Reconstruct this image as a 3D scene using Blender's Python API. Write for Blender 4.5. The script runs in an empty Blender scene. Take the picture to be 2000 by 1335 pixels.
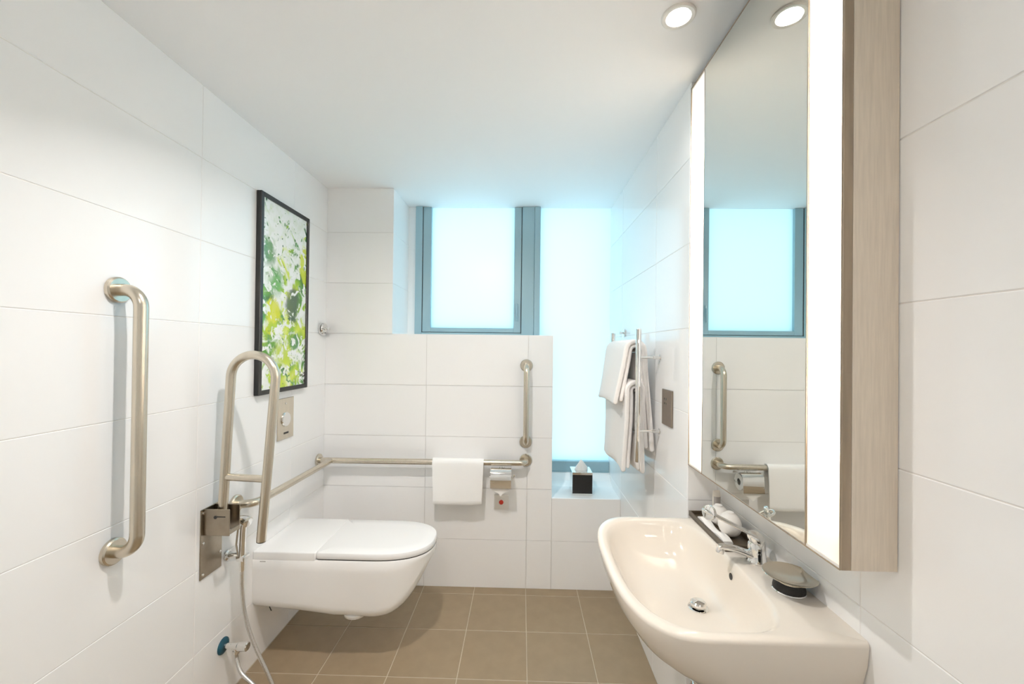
import bpy, bmesh, math, random
from mathutils import Vector, Matrix
from math import sin, cos, pi, sqrt, radians
random.seed(7)
S = bpy.context.scene
COL = S.collection

# ------------------------------------------------------------------ camera, world, exposure
H = 1.4
F_PX, YAW, PITCH, ROLL, PPY = 795.4, .0237, .0072, .0116, 675.06
fw = Vector((-sin(YAW)*cos(PITCH), cos(YAW)*cos(PITCH), sin(PITCH)))
rt = Vector((cos(YAW), sin(YAW), 0)); up = rt.cross(fw)
rt, up = rt*cos(ROLL)+up*sin(ROLL), -rt*sin(ROLL)+up*cos(ROLL)
cd = bpy.data.cameras.new('camera'); cam = bpy.data.objects.new('camera', cd); COL.objects.link(cam)
cd.sensor_fit = 'HORIZONTAL'; cd.sensor_width = 36; cd.lens = F_PX/2000*36
cd.shift_y = (PPY-667.5)/2000; cd.clip_start = .02
m = Matrix.Identity(4)
for i in range(3):
    m[i][0], m[i][1], m[i][2] = rt[i], up[i], -fw[i]
m[2][3] = H
cam.matrix_world = m
S.camera = cam

W = bpy.data.worlds.new('daylight'); S.world = W; W.use_nodes = True
WB = W.node_tree.nodes['Background']
WB.inputs[0].default_value = (.46, .81, .96, 1); WB.inputs[1].default_value = 1.15

vs = S.view_settings
vs.view_transform = 'Standard'; vs.look = 'None'; vs.gamma = 1; vs.use_curve_mapping = False
vs.exposure = 0.98
S.cycles.use_light_tree = False; S.cycles.max_bounces = 10; S.cycles.diffuse_bounces = 8; S.cycles.glossy_bounces = 4
S.cycles.transmission_bounces = 4; S.cycles.sample_clamp_indirect = 6
S.cycles.caustics_reflective = False; S.cycles.caustics_refractive = False

DOWNLIGHT_W = 7.5          # watts of each ceiling downlight
TUBE_E = 90.0               # emission of the tubes in the mirror light boxes

# ------------------------------------------------------------------ room measures
L, R, N = -1.166, .586, .687         # left wall, right wall (far part), right wall (recessed near part)
B, G = 2.3986, 2.731                 # back wall, glass plane
CZ = 2.345                           # ceiling
YF = -.75                            # wall behind the camera
STEP = 1.445                         # where the right wall steps back

# ------------------------------------------------------------------ materials
def nodes(name):
    mt = bpy.data.materials.new(name); mt.use_nodes = True
    return mt, mt.node_tree.nodes, mt.node_tree.links, mt.node_tree.nodes['Principled BSDF']
def mat(name, col, rough=.5, metal=0, spec=.5, coat=0, noise=0, nscale=8, bump=0, bscale=200, stretch=None):
    mt, n, l, p = nodes(name)
    p.inputs['Base Color'].default_value = (*col, 1); p.inputs['Roughness'].default_value = rough
    p.inputs['Metallic'].default_value = metal; p.inputs['Specular IOR Level'].default_value = spec
    p.inputs['Coat Weight'].default_value = coat; p.inputs['Coat Roughness'].default_value = .04
    tc = n.new('ShaderNodeTexCoord')
    mp = n.new('ShaderNodeMapping'); l.new(tc.outputs['Object'], mp.inputs[0])
    if stretch: mp.inputs['Scale'].default_value = stretch
    if noise:
        nt = n.new('ShaderNodeTexNoise'); nt.inputs['Scale'].default_value = nscale; nt.inputs['Detail'].default_value = 5
        l.new(mp.outputs[0], nt.inputs['Vector'])
        rp = n.new('ShaderNodeValToRGB'); l.new(nt.outputs['Fac'], rp.inputs[0])
        a = tuple(max(0, c*(1-noise)) for c in col); b = tuple(min(1, c*(1+noise)) for c in col)
        rp.color_ramp.elements[0].position = .3; rp.color_ramp.elements[1].position = .7
        rp.color_ramp.elements[0].color = (*a, 1); rp.color_ramp.elements[1].color = (*b, 1)
        l.new(rp.outputs[0], p.inputs['Base Color'])
    if bump:
        nb = n.new('ShaderNodeTexNoise'); nb.inputs['Scale'].default_value = bscale; nb.inputs['Detail'].default_value = 3
        l.new(mp.outputs[0], nb.inputs['Vector'])
        bp = n.new('ShaderNodeBump'); bp.inputs['Strength'].default_value = bump; bp.inputs['Distance'].default_value = .002
        l.new(nb.outputs['Fac'], bp.inputs['Height']); l.new(bp.outputs[0], p.inputs['Normal'])
    return mt
M = {}
M['tile'] = mat('white_glazed_tile', (.945, .945, .945), .07, spec=.42, noise=.008, nscale=2)
M['grout'] = mat('wall_grout', (.84, .81, .775), .8)
M['floor_tile'] = mat('taupe_floor_tile', (.315, .24, .152), .42, noise=.06, nscale=14, bump=.04, bscale=300)
M['floor_grout'] = mat('floor_grout', (.56, .49, .38), .85)
M['ceiling'] = mat('ceiling_paint', (.95, .95, .955), .75, bump=.02, bscale=150)
M['plain'] = mat('white_wall_paint', (.93, .93, .93), .6)
M['ceramic'] = mat('white_ceramic', (.93, .925, .915), .07, spec=.55, noise=.005, nscale=3)
M['sink_ceramic'] = mat('cream_ceramic', (.76, .70, .62), .07, spec=.55, noise=.005, nscale=3)
M['seat'] = mat('white_seat_plastic', (.90, .895, .89), .18)
M['steel'] = mat('brushed_steel', (.68, .62, .52), .27, 1, noise=.05, nscale=60, stretch=(1, 1, .15))
M['plate_steel'] = mat('plate_steel', (.36, .31, .245), .32, 1, noise=.08, nscale=30)
M['chrome'] = mat('polished_chrome', (.84, .83, .81), .05, 1)
M['nickel'] = mat('polished_nickel', (.72, .65, .54), .07, 1)
M['dark_rubber'] = mat('dark_rubber', (.03, .028, .025), .5)
M['black'] = mat('black_lacquer', (.012, .012, .012), .3)
M['leather'] = mat('black_leather', (.014, .012, .011), .5, bump=.5, bscale=260)
M['blue'] = mat('blue_valve_cover', (.012, .085, .13), .3)
M['towel'] = mat('white_terry', (.945, .92, .90), .95, spec=.1, bump=1.0, bscale=420)
M['cloth'] = mat('white_cotton', (.955, .95, .94), .9, spec=.15, bump=.35, bscale=380)
M['paper'] = mat('white_paper', (.90, .88, .85), .8, spec=.2)
M['plastic'] = mat('white_switch_plastic', (.82, .80, .76), .35)
M['red'] = mat('red_button', (.55, .04, .02), .35)
M['socket'] = mat('bronze_socket_plate', (.30, .25, .205), .38, .8)
M['alu'] = mat('window_aluminium', (.36, .52, .58), .35, .15)
M['sill'] = mat('white_sill_slab', (.96, .975, .98), .2)
M['tray'] = mat('dark_wood_tray', (.10, .075, .048), .3, noise=.25, nscale=20)
M['bottle'] = mat('cream_bottle', (.78, .74, .67), .3)
M['bottle_label'] = mat('grey_bottle_label', (.42, .39, .37), .5)
M['wrap'] = mat('white_wrapping_paper', (.88, .855, .82), .7, spec=.2, bump=.4, bscale=60)
M['trim_white'] = mat('downlight_trim', (.82, .80, .76), .35)
M['wood'] = mat('pale_oak_veneer', (.70, .615, .51), .5, noise=.06, nscale=30, bump=.1, bscale=90, stretch=(9, 9, .5))
M['brown_edge'] = mat('brown_edge_veneer', (.33, .26, .185), .45, noise=.15, nscale=10, stretch=(6, 6, .5))
M['box_white'] = mat('lamp_housing_white', (.85, .83, .80), .6)
M['hinge_dark'] = mat('dark_gap', (.05, .05, .05), .7)
M['logo'] = mat('grey_print', (.25, .24, .23), .6)
M['hose'] = mat('silver_hose', (.66, .64, .61), .26, .9, noise=.25, nscale=500, stretch=(1, 1, 1))
# mirror
M['mirror'] = mat('mirror_silver', (.80, .805, .765), .005, 1)
# emitters and diffusers
def emit(name, col, e):
    mt = bpy.data.materials.new(name); mt.use_nodes = True; n = mt.node_tree.nodes; n.clear()
    em = n.new('ShaderNodeEmission'); em.inputs[0].default_value = (*col, 1); em.inputs[1].default_value = e
    o = n.new('ShaderNodeOutputMaterial'); mt.node_tree.links.new(em.outputs[0], o.inputs[0]); return mt
M['bulb'] = emit('downlight_bulb', (1, .93, .82), 9)
M['tube'] = emit('lamp_tube', (1, .945, .885), TUBE_E)
def diffuser(name, col, gloss, rough):
    mt = bpy.data.materials.new(name); mt.use_nodes = True; n = mt.node_tree.nodes; n.clear(); l = mt.node_tree.links
    t = n.new('ShaderNodeBsdfTranslucent'); t.inputs[0].default_value = (*col, 1)
    g = n.new('ShaderNodeBsdfGlossy'); g.inputs['Roughness'].default_value = rough
    mx = n.new('ShaderNodeMixShader'); mx.inputs[0].default_value = gloss
    o = n.new('ShaderNodeOutputMaterial')
    l.new(t.outputs[0], mx.inputs[1]); l.new(g.outputs[0], mx.inputs[2]); l.new(mx.outputs[0], o.inputs[0]); return mt
M['frosted'] = diffuser('frosted_window_glass', (.93, .96, .97), .04, .3)
M['acrylic'] = diffuser('opal_acrylic', (.95, .93, .89), .03, .25)
# leaf photograph: blossom white, lime and green patches, a few dark shadows
def art():
    mt, n, l, p = nodes('leaf_print')
    tc = n.new('ShaderNodeTexCoord'); mp = n.new('ShaderNodeMapping'); l.new(tc.outputs['Object'], mp.inputs[0])
    def noise(scale, det, dist, off):
        m2 = n.new('ShaderNodeMapping'); l.new(tc.outputs['Object'], m2.inputs[0]); m2.inputs['Location'].default_value = off
        t = n.new('ShaderNodeTexNoise'); t.inputs['Scale'].default_value = scale; t.inputs['Detail'].default_value = det
        t.inputs['Distortion'].default_value = dist; l.new(m2.outputs[0], t.inputs['Vector']); return t
    def ramp(src, els, interp='LINEAR'):
        r = n.new('ShaderNodeValToRGB'); r.color_ramp.interpolation = interp
        e = r.color_ramp.elements
        while len(e) < len(els): e.new(.5)
        for k, (pos, c) in enumerate(els): e[k].position = pos; e[k].color = (*c, 1)
        l.new(src, r.inputs[0]); return r
    def mixc(fac, a, b):
        x = n.new('ShaderNodeMix'); x.data_type = 'RGBA'
        l.new(fac, x.inputs[0]); l.new(a, x.inputs[6]); l.new(b, x.inputs[7]); return x.outputs[2]
    leaf = ramp(noise(6, 2, .6, (1.3, 2.1, .4)).outputs['Fac'], [(.28, (.02, .05, .02)), (.42, (.10, .30, .04)), (.52, (.36, .56, .05)), (.62, (.62, .74, .08)), (.75, (.80, .88, .42))])
    white = ramp(noise(11, 4, 1.2, (.2, 4.7, 1.9)).outputs['Fac'], [(.44, (0, 0, 0)), (.53, (1, 1, 1))])
    sep = n.new('ShaderNodeSeparateXYZ'); l.new(tc.outputs['Object'], sep.inputs[0])
    rz = n.new('ShaderNodeMapRange'); rz.inputs['From Min'].default_value = -.15; rz.inputs['From Max'].default_value = .5
    rz.inputs['To Min'].default_value = 0; rz.inputs['To Max'].default_value = .16; l.new(sep.outputs['Z'], rz.inputs[0])
    ad = n.new('ShaderNodeMath'); ad.operation = 'ADD'
    l.new(noise(9, 4, 1.1, (5.2, 1.7, 2.9)).outputs['Fac'], ad.inputs[0]); l.new(rz.outputs[0], ad.inputs[1])
    wm = ramp(ad.outputs[0], [(.49, (0, 0, 0)), (.57, (1, 1, 1))])
    wc = ramp(noise(30, 3, .5, (0, 0, 0)).outputs['Fac'], [(.3, (.80, .86, .74)), (.55, (.93, .95, .92)), (.8, (.97, .97, .96))])
    c1 = mixc(wm.outputs[0], leaf.outputs[0], wc.outputs[0])
    dk = ramp(noise(13, 4, 1.6, (7.7, 3.3, 8.8)).outputs['Fac'], [(.60, (0, 0, 0)), (.66, (1, 1, 1))])
    gr = ramp(noise(20, 2, .3, (2, 2, 2)).outputs['Fac'], [(.35, (.03, .12, .05)), (.65, (.14, .36, .10))])
    c2 = mixc(dk.outputs[0], c1, gr.outputs[0])
    wv = noise(8, 6, 1.0, (3, 1, 6))
    cur = c2
    for by, bz, sy_, sz_, colr, hard in ((-.09, .07, .10, .085, (.16, .42, .14), .5), (.05, -.02, .085, .12, (.07, .12, .075), .55), (-.10, -.08, .075, .105, (.66, .70, .03), .22),
            (.16, .20, .055, .11, (.60, .70, .04), .3), (-.02, -.25, .10, .07, (.52, .66, .05), .45), (.165, -.385, .05, .045, (.05, .035, .025), .4), (-.15, .22, .06, .09, (.10, .28, .10), .5), (.08, -.20, .06, .05, (.06, .24, .07), .35)):
        s1 = n.new('ShaderNodeVectorMath'); s1.operation = 'SUBTRACT'; l.new(tc.outputs['Object'], s1.inputs[0]); s1.inputs[1].default_value = (0, by, bz)
        s2 = n.new('ShaderNodeVectorMath'); s2.operation = 'MULTIPLY'; l.new(s1.outputs[0], s2.inputs[0]); s2.inputs[1].default_value = (0, 1/sy_, 1/sz_)
        s3 = n.new('ShaderNodeVectorMath'); s3.operation = 'LENGTH'; l.new(s2.outputs[0], s3.inputs[0])
        s4 = n.new('ShaderNodeMath'); s4.operation = 'MULTIPLY_ADD'; l.new(wv.outputs['Fac'], s4.inputs[0]); s4.inputs[1].default_value = 1.9; l.new(s3.outputs['Value'], s4.inputs[2])
        s5 = n.new('ShaderNodeMapRange'); l.new(s4.outputs[0], s5.inputs[0])
        s5.inputs['From Min'].default_value = 1.85-hard; s5.inputs['From Max'].default_value = 1.85; s5.inputs['To Min'].default_value = .92; s5.inputs['To Max'].default_value = 0
        cn = n.new('ShaderNodeRGB'); cn.outputs[0].default_value = (*colr, 1)
        cur = mixc(s5.outputs[0], cur, cn.outputs[0])
    w2 = ramp(noise(16, 5, 1.5, (9.1, 2.2, 4.4)).outputs['Fac'], [(.55, (0, 0, 0)), (.60, (1, 1, 1))])
    cur = mixc(w2.outputs[0], cur, wc.outputs[0])
    d2 = ramp(noise(22, 5, 1.8, (4.1, 8.2, 1.4)).outputs['Fac'], [(.63, (0, 0, 0)), (.68, (1, 1, 1))])
    cur = mixc(d2.outputs[0], cur, gr.outputs[0])
    l.new(cur, p.inputs['Base Color']); p.inputs['Roughness'].default_value = .08
    return mt
M['art'] = art()

# ------------------------------------------------------------------ helpers
def bm_new(): return bmesh.new()
def root_loc(o):
    v = Vector((0, 0, 0))
    while o is not None: v += Vector(o.location); o = o.parent
    return v
def obj(name, bm, mt, parent=None, smooth=None, loc=None):
    """link the bmesh (world coordinates) as ONE mesh object"""
    bmesh.ops.recalc_face_normals(bm, faces=bm.faces[:])
    me = bpy.data.meshes.new(name); bm.to_mesh(me); bm.free()
    base = root_loc(parent) if parent else Vector((0, 0, 0))
    o = bpy.data.objects.new(name, me); COL.objects.link(o)
    if loc is not None:
        me.transform(Matrix.Translation(-Vector(loc))); o.location = Vector(loc)-base
    else:
        me.transform(Matrix.Translation(-base))
    if parent: o.parent = parent
    me.materials.append(M[mt] if isinstance(mt, str) else mt)
    if smooth is not None:
        me.polygons.foreach_set('use_smooth', [True]*len(me.polygons))
        me.set_sharp_from_angle(angle=radians(smooth))
    return o
def tag(o, label, cat, group=None):
    o['label'] = label; o['category'] = cat
    if group: o['group'] = group
    return o
def thing(name, label, cat, loc, group=None):
    o = bpy.data.objects.new(name, None); COL.objects.link(o); o.location = loc; o.empty_display_size = .05
    return tag(o, label, cat, group)
def struct(o): o['kind'] = 'structure'; return o
def box(bm, x0, x1, y0, y1, z0, z1, bev=0, seg=2):
    g = bmesh.ops.create_cube(bm, size=1, matrix=Matrix.Translation(((x0+x1)/2, (y0+y1)/2, (z0+z1)/2)) @ Matrix.Diagonal((abs(x1-x0), abs(y1-y0), abs(z1-z0), 1)))
    if bev:
        es = list({e for v in g['verts'] for e in v.link_edges})
        bmesh.ops.bevel(bm, geom=es, offset=bev, segments=seg, profile=.5, affect='EDGES')
    return bm
def rings(bm, rs, closed=True, cap0=False, cap1=False):
    vv = [[bm.verts.new(p) for p in r] for r in rs]
    k = len(rs[0])
    for a, b in zip(vv, vv[1:]):
        for i in range(k if closed else k-1):
            j = (i+1) % k
            bm.faces.new((a[i], a[j], b[j], b[i]))
    if cap0: bm.faces.new(vv[0][::-1])
    if cap1: bm.faces.new(vv[-1])
    return bm
def frame_of(ax):
    ax = Vector(ax).normalized(); t = Vector((0, 0, 1)) if abs(ax.z) < .9 else Vector((0, 1, 0))
    u = ax.cross(t).normalized(); return ax, u, ax.cross(u).normalized()
def lathe(bm, c, ax, prof, seg=24, cap0=True, cap1=True):
    """prof: list of (distance along axis, radius)"""
    a, u, v = frame_of(ax); c = Vector(c)
    rs = [[c+a*d+(u*cos(2*pi*i/seg)+v*sin(2*pi*i/seg))*max(r, 1e-5) for i in range(seg)] for d, r in prof]
    return rings(bm, rs, True, cap0, cap1)
def fillet(pts, rads, n=6):
    pts = [Vector(p) for p in pts]; out = [pts[0]]
    for i in range(1, len(pts)-1):
        r = rads if not isinstance(rads, (list, tuple)) else rads[i-1]
        p, a, b = pts[i], (pts[i-1]-pts[i]).normalized(), (pts[i+1]-pts[i]).normalized()
        ang = a.angle(b); d = r/math.tan(ang/2); c = p+(a+b).normalized()*(r/sin(ang/2))
        s, e = p+a*d-c, p+b*d-c; th = s.angle(e); axn = s.cross(e).normalized()
        for k in range(n+1): out.append(c+Matrix.Rotation(th*k/n, 3, axn) @ s)
    out.append(pts[-1]); return out
def smooth_path(pts, n=8):
    pts = [Vector(p) for p in pts]; P = [pts[0]*2-pts[1]]+pts+[pts[-1]*2-pts[-2]]; out = []
    for i in range(1, len(P)-2):
        for k in range(n):
            t = k/n; a, b, c, d = P[i-1], P[i], P[i+1], P[i+2]
            out.append(.5*((2*b)+(c-a)*t+(2*a-5*b+4*c-d)*t*t+(3*b-a-3*c+d)*t**3))
    out.append(pts[-1]); return out
def tube(bm, path, r, seg=16, closed=False, caps=True, sec=None):
    """sweep a circle (or sec(k) -> list of (u,v)) along the path"""
    path = [Vector(p) for p in path]; k = len(path); rs = []
    t0 = (path[1]-path[0]).normalized(); _, u, v = frame_of(t0); prev = t0
    for i, p in enumerate(path):
        if closed: t = (path[(i+1) % k]-path[i-1]).normalized()
        elif i == 0: t = (path[1]-p).normalized()
        elif i == k-1: t = (p-path[i-1]).normalized()
        else: t = (path[i+1]-path[i-1]).normalized()
        q = prev.rotation_difference(t); u = q @ u; v = q @ v; prev = t
        rr = r[i] if isinstance(r, (list, tuple)) else r
        rs.append([p+u*rr*cos(2*pi*j/seg)+v*rr*sin(2*pi*j/seg) for j in range(seg)])
    if closed: rs.append(rs[0]); bm = rings(bm, rs[:-1]+[rs[0]], True); bmesh.ops.remove_doubles(bm, verts=bm.verts[:], dist=1e-6); return bm
    return rings(bm, rs, True, caps, caps)

# ------------------------------------------------------------------ tiles
tile_cache = {}
def tile_mesh(w, h, mt, key, th=.005, ch=.0012):
    k = (round(w, 4), round(h, 4), key)
    if k in tile_cache: return tile_cache[k]
    bm = bm_new(); a, b = w/2, h/2
    rs = [[(-a, -b, -th), (a, -b, -th), (a, b, -th), (-a, b, -th)],
          [(-a, -b, -ch), (a, -b, -ch), (a, b, -ch), (-a, b, -ch)],
          [(-a+ch, -b+ch, 0), (a-ch, -b+ch, 0), (a-ch, b-ch, 0), (-a+ch, b-ch, 0)]]
    rings(bm, rs, True, True, True); bmesh.ops.recalc_face_normals(bm, faces=bm.faces[:])
    me = bpy.data.meshes.new('tile'); bm.to_mesh(me); bm.free(); me.materials.append(M[mt]); tile_cache[k] = me; return me
def tile_face(parent, origin, ua, va, us, vs_, mt='tile', gap=.0016, skip=None):
    """lay tiles in the cells of the grid us x vs_ on the plane origin + u*ua + v*va (normal = ua x va)"""
    ua, va = Vector(ua), Vector(va); nn = ua.cross(va); o0 = Vector(origin)
    rot = Matrix((ua, va, nn)).transposed().to_4x4()
    for u0, u1 in zip(us, us[1:]):
        for v0, v1 in zip(vs_, vs_[1:]):
            if u1-u0 < .012 or v1-v0 < .012 or (skip and skip((u0+u1)/2, (v0+v1)/2)): continue
            me = tile_mesh(u1-u0-gap, v1-v0-gap, mt, mt)
            t = bpy.data.objects.new('tile', me); COL.objects.link(t); t.parent = parent
            t.matrix_local = Matrix.Translation(o0+ua*(u0+u1)/2+va*(v0+v1)/2-root_loc(parent)) @ rot
def grid(lo, hi, start, step):
    g = [lo]; k = math.floor((lo-start)/step)
    while True:
        k += 1; v = start+k*step
        if v >= hi-.012: break
        if v > lo+.012: g.append(v)
    return g+[hi]

# ------------------------------------------------------------------ the setting
D = .0016    # how far the joints lie back
T = .10
ZC = [0, .28, .58, .88, 1.18, 1.48, 1.78, 2.08, CZ]
# floor
bm = bm_new(); box(bm, L-T, N+T, YF-T, G+.2, -.08, -D)
fl = struct(obj('floor', bm, 'floor_grout'))
tile_face(fl, (0, 0, 0), (1, 0, 0), (0, 1, 0), grid(L, N, .039, .2985), grid(YF, B, 2.3285, .2985), 'floor_tile', gap=.0035,
          skip=lambda x, y: x > R and y > STEP)
# ceiling
bm = bm_new(); box(bm, L-T, N+T+.1, YF-T, G+.2, CZ, CZ+.08)
ce = struct(obj('ceiling', bm, 'ceiling'))
# left wall
bm = bm_new(); box(bm, L-T, L-D, YF, G+.2, 0, CZ)
wl = struct(obj('wall_left', bm, 'grout'))
tile_face(wl, (L, 0, 0), (0, 1, 0), (0, 0, 1), grid(YF, B, 1.445, .6), ZC)
# back wall with the L-shaped window opening
XJ, XP, ZS, ZL = -.768, .186, 1.48, .529
bm = bm_new()
box(bm, L, XJ-D, B+D, G+.12, 0, CZ)
box(bm, XJ-D, XP-D, B+D, G+.12, 0, ZS-.001)
box(bm, XP-D, R+T, B+D, G+.12, 0, ZL-.02)
wb = struct(obj('wall_back', bm, 'grout'))
XB = [L, -.56, .04, R]
for us, vv in (([L, XJ], [v for v in ZC if v >= 1.48]), ([L, -.56, .04, XP], [v for v in ZC if v <= 1.48]), ([XP, R], [0, .28, ZL])):
    tile_face(wb, (0, B, 0), (1, 0, 0), (0, 0, 1), us, vv) if False else None
    # normal must face the camera (-Y): u = -X
    tile_face(wb, (0, B, 0), (-1, 0, 0), (0, 0, 1), [-u for u in us[::-1]], vv)
tile_face(wb, (XJ, B, 0), (0, 1, 0), (0, 0, 1), [0, G-B], [v for v in ZC if v >= 1.48])     # left reveal
tile_face(wb, (XP, G, 0), (0, 1, 0), (0, 0, 1), [-(G-B), 0], [ZL, .88, 1.18, 1.48])          # reveal of the tall part
# right wall: far part flush, near part stepped back
bm = bm_new()
box(bm, R+D, R+T+.2, STEP+D, G+.2, 0, CZ)
wr = struct(obj('wall_right', bm, 'grout'))
tile_face(wr, (R, 0, 0), (0, -1, 0), (0, 0, 1), [-v for v in [STEP, 1.8, B, G][::-1]], ZC)
bm = bm_new(); box(bm, N+D, R+T+.2, YF, STEP+D, 0, CZ)
wn = struct(obj('wall_recess', bm, 'grout'))
tile_face(wr, (0, STEP, 0), (-1, 0, 0), (0, 0, 1), [-N, -R], ZC)
ZN = [0, .29, .59, .89, 1.19, 1.49, 1.79, 2.09, CZ]
tile_face(wn, (N, 0, 0), (0, -1, 0), (0, 0, 1), [-v for v in [YF, -.36, .24, .84, STEP][::-1]], ZN)
# wall behind the camera
bm = bm_new(); box(bm, L-T, N+T, YF-T, YF, 0, CZ)
struct(obj('wall_front', bm, 'plain'))
# sill slab of the tall window
bm = bm_new(); box(bm, XP, R, B-.001, G, ZL-.02, ZL+.001, .0015, 1)
rings(bm, [[(x, 2.600, ZL+.0005), (x, 2.655, ZL+.022), (x, G-.03, ZL+.064), (x, G, ZL+.066), (x, G, ZL)] for x in (XP, R)], True, True, True)
struct(obj('trim_1', bm, 'sill'))
bm = bm_new(); box(bm, XJ, XP, B, G, ZS-.001, ZS+.001)
struct(obj('trim_2', bm, 'sill'))

# ------------------------------------------------------------------ windows
def frame_bars(bm, x0, x1, z0, z1, y0, y1, l, r, b, t):
    if l: box(bm, x0, x0+l, y0, y1, z0, z1, .002, 1)
    if r: box(bm, x1-r, x1, y0, y1, z0, z1, .002, 1)
    if b: box(bm, x0+l, x1-r, y0, y1, z0, z0+b, .002, 1)
    if t: box(bm, x0+l, x1-r, y0, y1, z1-t, z1, .002, 1)
# casement window above the half-height wall
w1 = bpy.data.objects.new('window_1', None); COL.objects.link(w1); w1.location = (-.3, G, ZS); struct(w1)
bm = bm_new(); frame_bars(bm, -.717, .078, ZS+.003, CZ, G-.03, G+.04, .046, .082, .02, .0); obj('window_frame', bm, 'alu', w1)
bm = bm_new(); frame_bars(bm, -.668, -.008, ZS+.026, CZ-.001, G-.022, G+.03, .056, .048, .03, .0)
sash = obj('sash', bm, 'alu', w1)
bm = bm_new(); box(bm, -.672, -.668, G-.024, G-.0, ZS+.024, CZ-.002); box(bm, -.008, -.004, G-.024, G-.0, ZS+.024, CZ-.002); box(bm, -.672, -.004, G-.024, G-.0, ZS+.0225, ZS+.0255); obj('gasket', bm, 'hinge_dark', w1)
bm = bm_new(); box(bm, -.040, -.028, G-.036, G-.022, 1.62, 1.70, .004, 2); box(bm, -.038, -.030, G-.05, G-.034, 1.585, 1.68, .003, 2)
obj('window_handle', bm, 'alu', w1, 40)
bm = bm_new(); rings(bm, [[(-.62, G, ZS+.05), (-.05, G, ZS+.05)], [(-.62, G, CZ), (-.05, G, CZ)]], False); obj('pane', bm, 'frosted', w1)
bm = bm_new(); box(bm, XJ-.02, -.715, G-.012, G+.1, ZS, CZ); obj('frame_filler', bm, 'sill', w1)
# tall fixed window beside it
w2 = bpy.data.objects.new('window_2', None); COL.objects.link(w2); w2.location = (.35, G, ZL); struct(w2)
bm = bm_new(); box(bm, .0785, .117, G-.035, G+.04, ZS+.003, CZ, .002, 1); box(bm, .13, R, G-.03, G+.04, ZL+.002, ZL+.135, .003, 1)
box(bm, .1, R, G-.035, G+.02, ZL+.064, ZL+.07, .001, 1)
obj('window_frame', bm, 'alu', w2)
bm = bm_new(); rings(bm, [[(.11, G, ZL+.12), (R+.01, G, ZL+.12)], [(.11, G, CZ), (R+.01, G, CZ)]], False); obj('pane', bm, 'frosted', w2)

# ------------------------------------------------------------------ mirror cabinet with light boxes
Y0, Y1, ZB, ZT = .757, 1.441, 1.004, 2.319
cab = thing('mirror_cabinet', 'tall recessed mirror flanked by two glowing light panels in a pale oak case', 'mirror', ((R+N)/2, (Y0+Y1)/2, ZB))
XF = R+.002
bm = bm_new()
box(bm, R+.017, N-.002, Y0, Y0+.006, ZB, ZT)
obj('side_panel', bm, 'wood', cab)
bm = bm_new(); box(bm, R, R+.017, Y0, Y0+.005, ZB, ZT, .0008, 1); obj('edge_strip', bm, 'brown_edge', cab)
bm = bm_new(); box(bm, R+.003, N-.002, Y1-.005, Y1, ZB, ZT); obj('side_panel', bm, 'wood', cab)
bm = bm_new()
box(bm, N-.006, N-.002, Y0+.006, Y1-.005, ZB, ZT)                       # back
box(bm, R+.001, N-.006, Y0+.006, Y1-.005, ZB, ZB+.006)                   # bottom
box(bm, R+.001, N-.006, Y0+.006, Y1-.005, ZT-.006, ZT)                   # top
for yy in (.852, 1.333): box(bm, R+.003, N-.006, yy-.003, yy+.003, ZB+.006, ZT-.006)
obj('housing', bm, 'box_white', cab)
bm = bm_new()
box(bm, R-.0005, R+.003, Y0+.005, Y1, ZB-.002, ZB+.0005); box(bm, R-.0005, R+.003, Y0+.005, Y1, ZT-.001, ZT+.003)
for yy in (Y0+.0045, .8525, 1.3335, Y1-.003): box(bm, R-.0005, R+.003, yy-.0012, yy+.0012, ZB, ZT)
obj('frame_trim', bm, 'brown_edge', cab)
bm = bm_new(); box(bm, R, R+.005, .8535, 1.3325, ZB+.001, ZT-.001, .0012, 1); obj('mirror_pane', bm, 'mirror', cab)
for ya, yb in ((Y0+.006, .851), (1.335, Y1-.005)):
    bm = bm_new(); nz = 2
    rings(bm, [[(XF, ya, ZB+.002), (XF, yb, ZB+.002)], [(XF, ya, ZT-.002), (XF, yb, ZT-.002)]], False)
    d = obj('light_panel', bm, 'acrylic', cab)
    d['label'] = 'glowing warm white diffuser panel'
    bm = bm_new(); lathe(bm, (N-.034, (ya+yb)/2, ZB+.22), (0, 0, 1), [(0, .012), (ZT-ZB-.42, .012)], 12); obj('lamp_tube', bm, 'tube', d)

# ------------------------------------------------------------------ downlights
def downlight(x, y, label, dim=1.0, tilt=0):
    t = thing('downlight', label, 'ceiling light', (x, y, CZ), 'recessed ceiling downlights')
    bm = bm_new(); lathe(bm, (x, y, CZ), (0, 0, -1), [(.0, .046), (.005, .046), (.007, .043), (.006, .034), (.0, .031), (-.0005, .031)], 32, True, False); obj('trim_ring', bm, 'trim_white', t, 40)
    bm = bm_new(); lathe(bm, (x, y, CZ-.0025), (0, 0, -1), [(0, .031), (.0015, .03), (.003, .024), (.0035, .0)], 24, False, False); obj('bulb', bm, 'bulb', t, 40)
    ld = bpy.data.lights.new('downlight_beam', 'AREA'); ld.shape = 'DISK'; ld.size = .058; ld.energy = DOWNLIGHT_W*dim
    ld.color = (1, .957, .925); ld.spread = radians(134)
    lo = bpy.data.objects.new('downlight_beam', ld); COL.objects.link(lo); lo.parent = t; lo.location = (0, 0, -.012); lo.rotation_euler.x = radians(tilt)
    return t
downlight(.432, 1.153, 'round recessed downlight in the ceiling in front of the tall mirror', .12, 10)
downlight(.20, .30, 'unseen round downlight added in the ceiling to light the room near the basin end', .05)  # added lamp out of view, a little extra light for the room
downlight(-.36, 1.0, 'round recessed downlight in the ceiling, hidden overhead between the left wall and the room\'s middle', .66, 15)  # added unseen lamp, tilted to brighten the back wall and toilet
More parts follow.
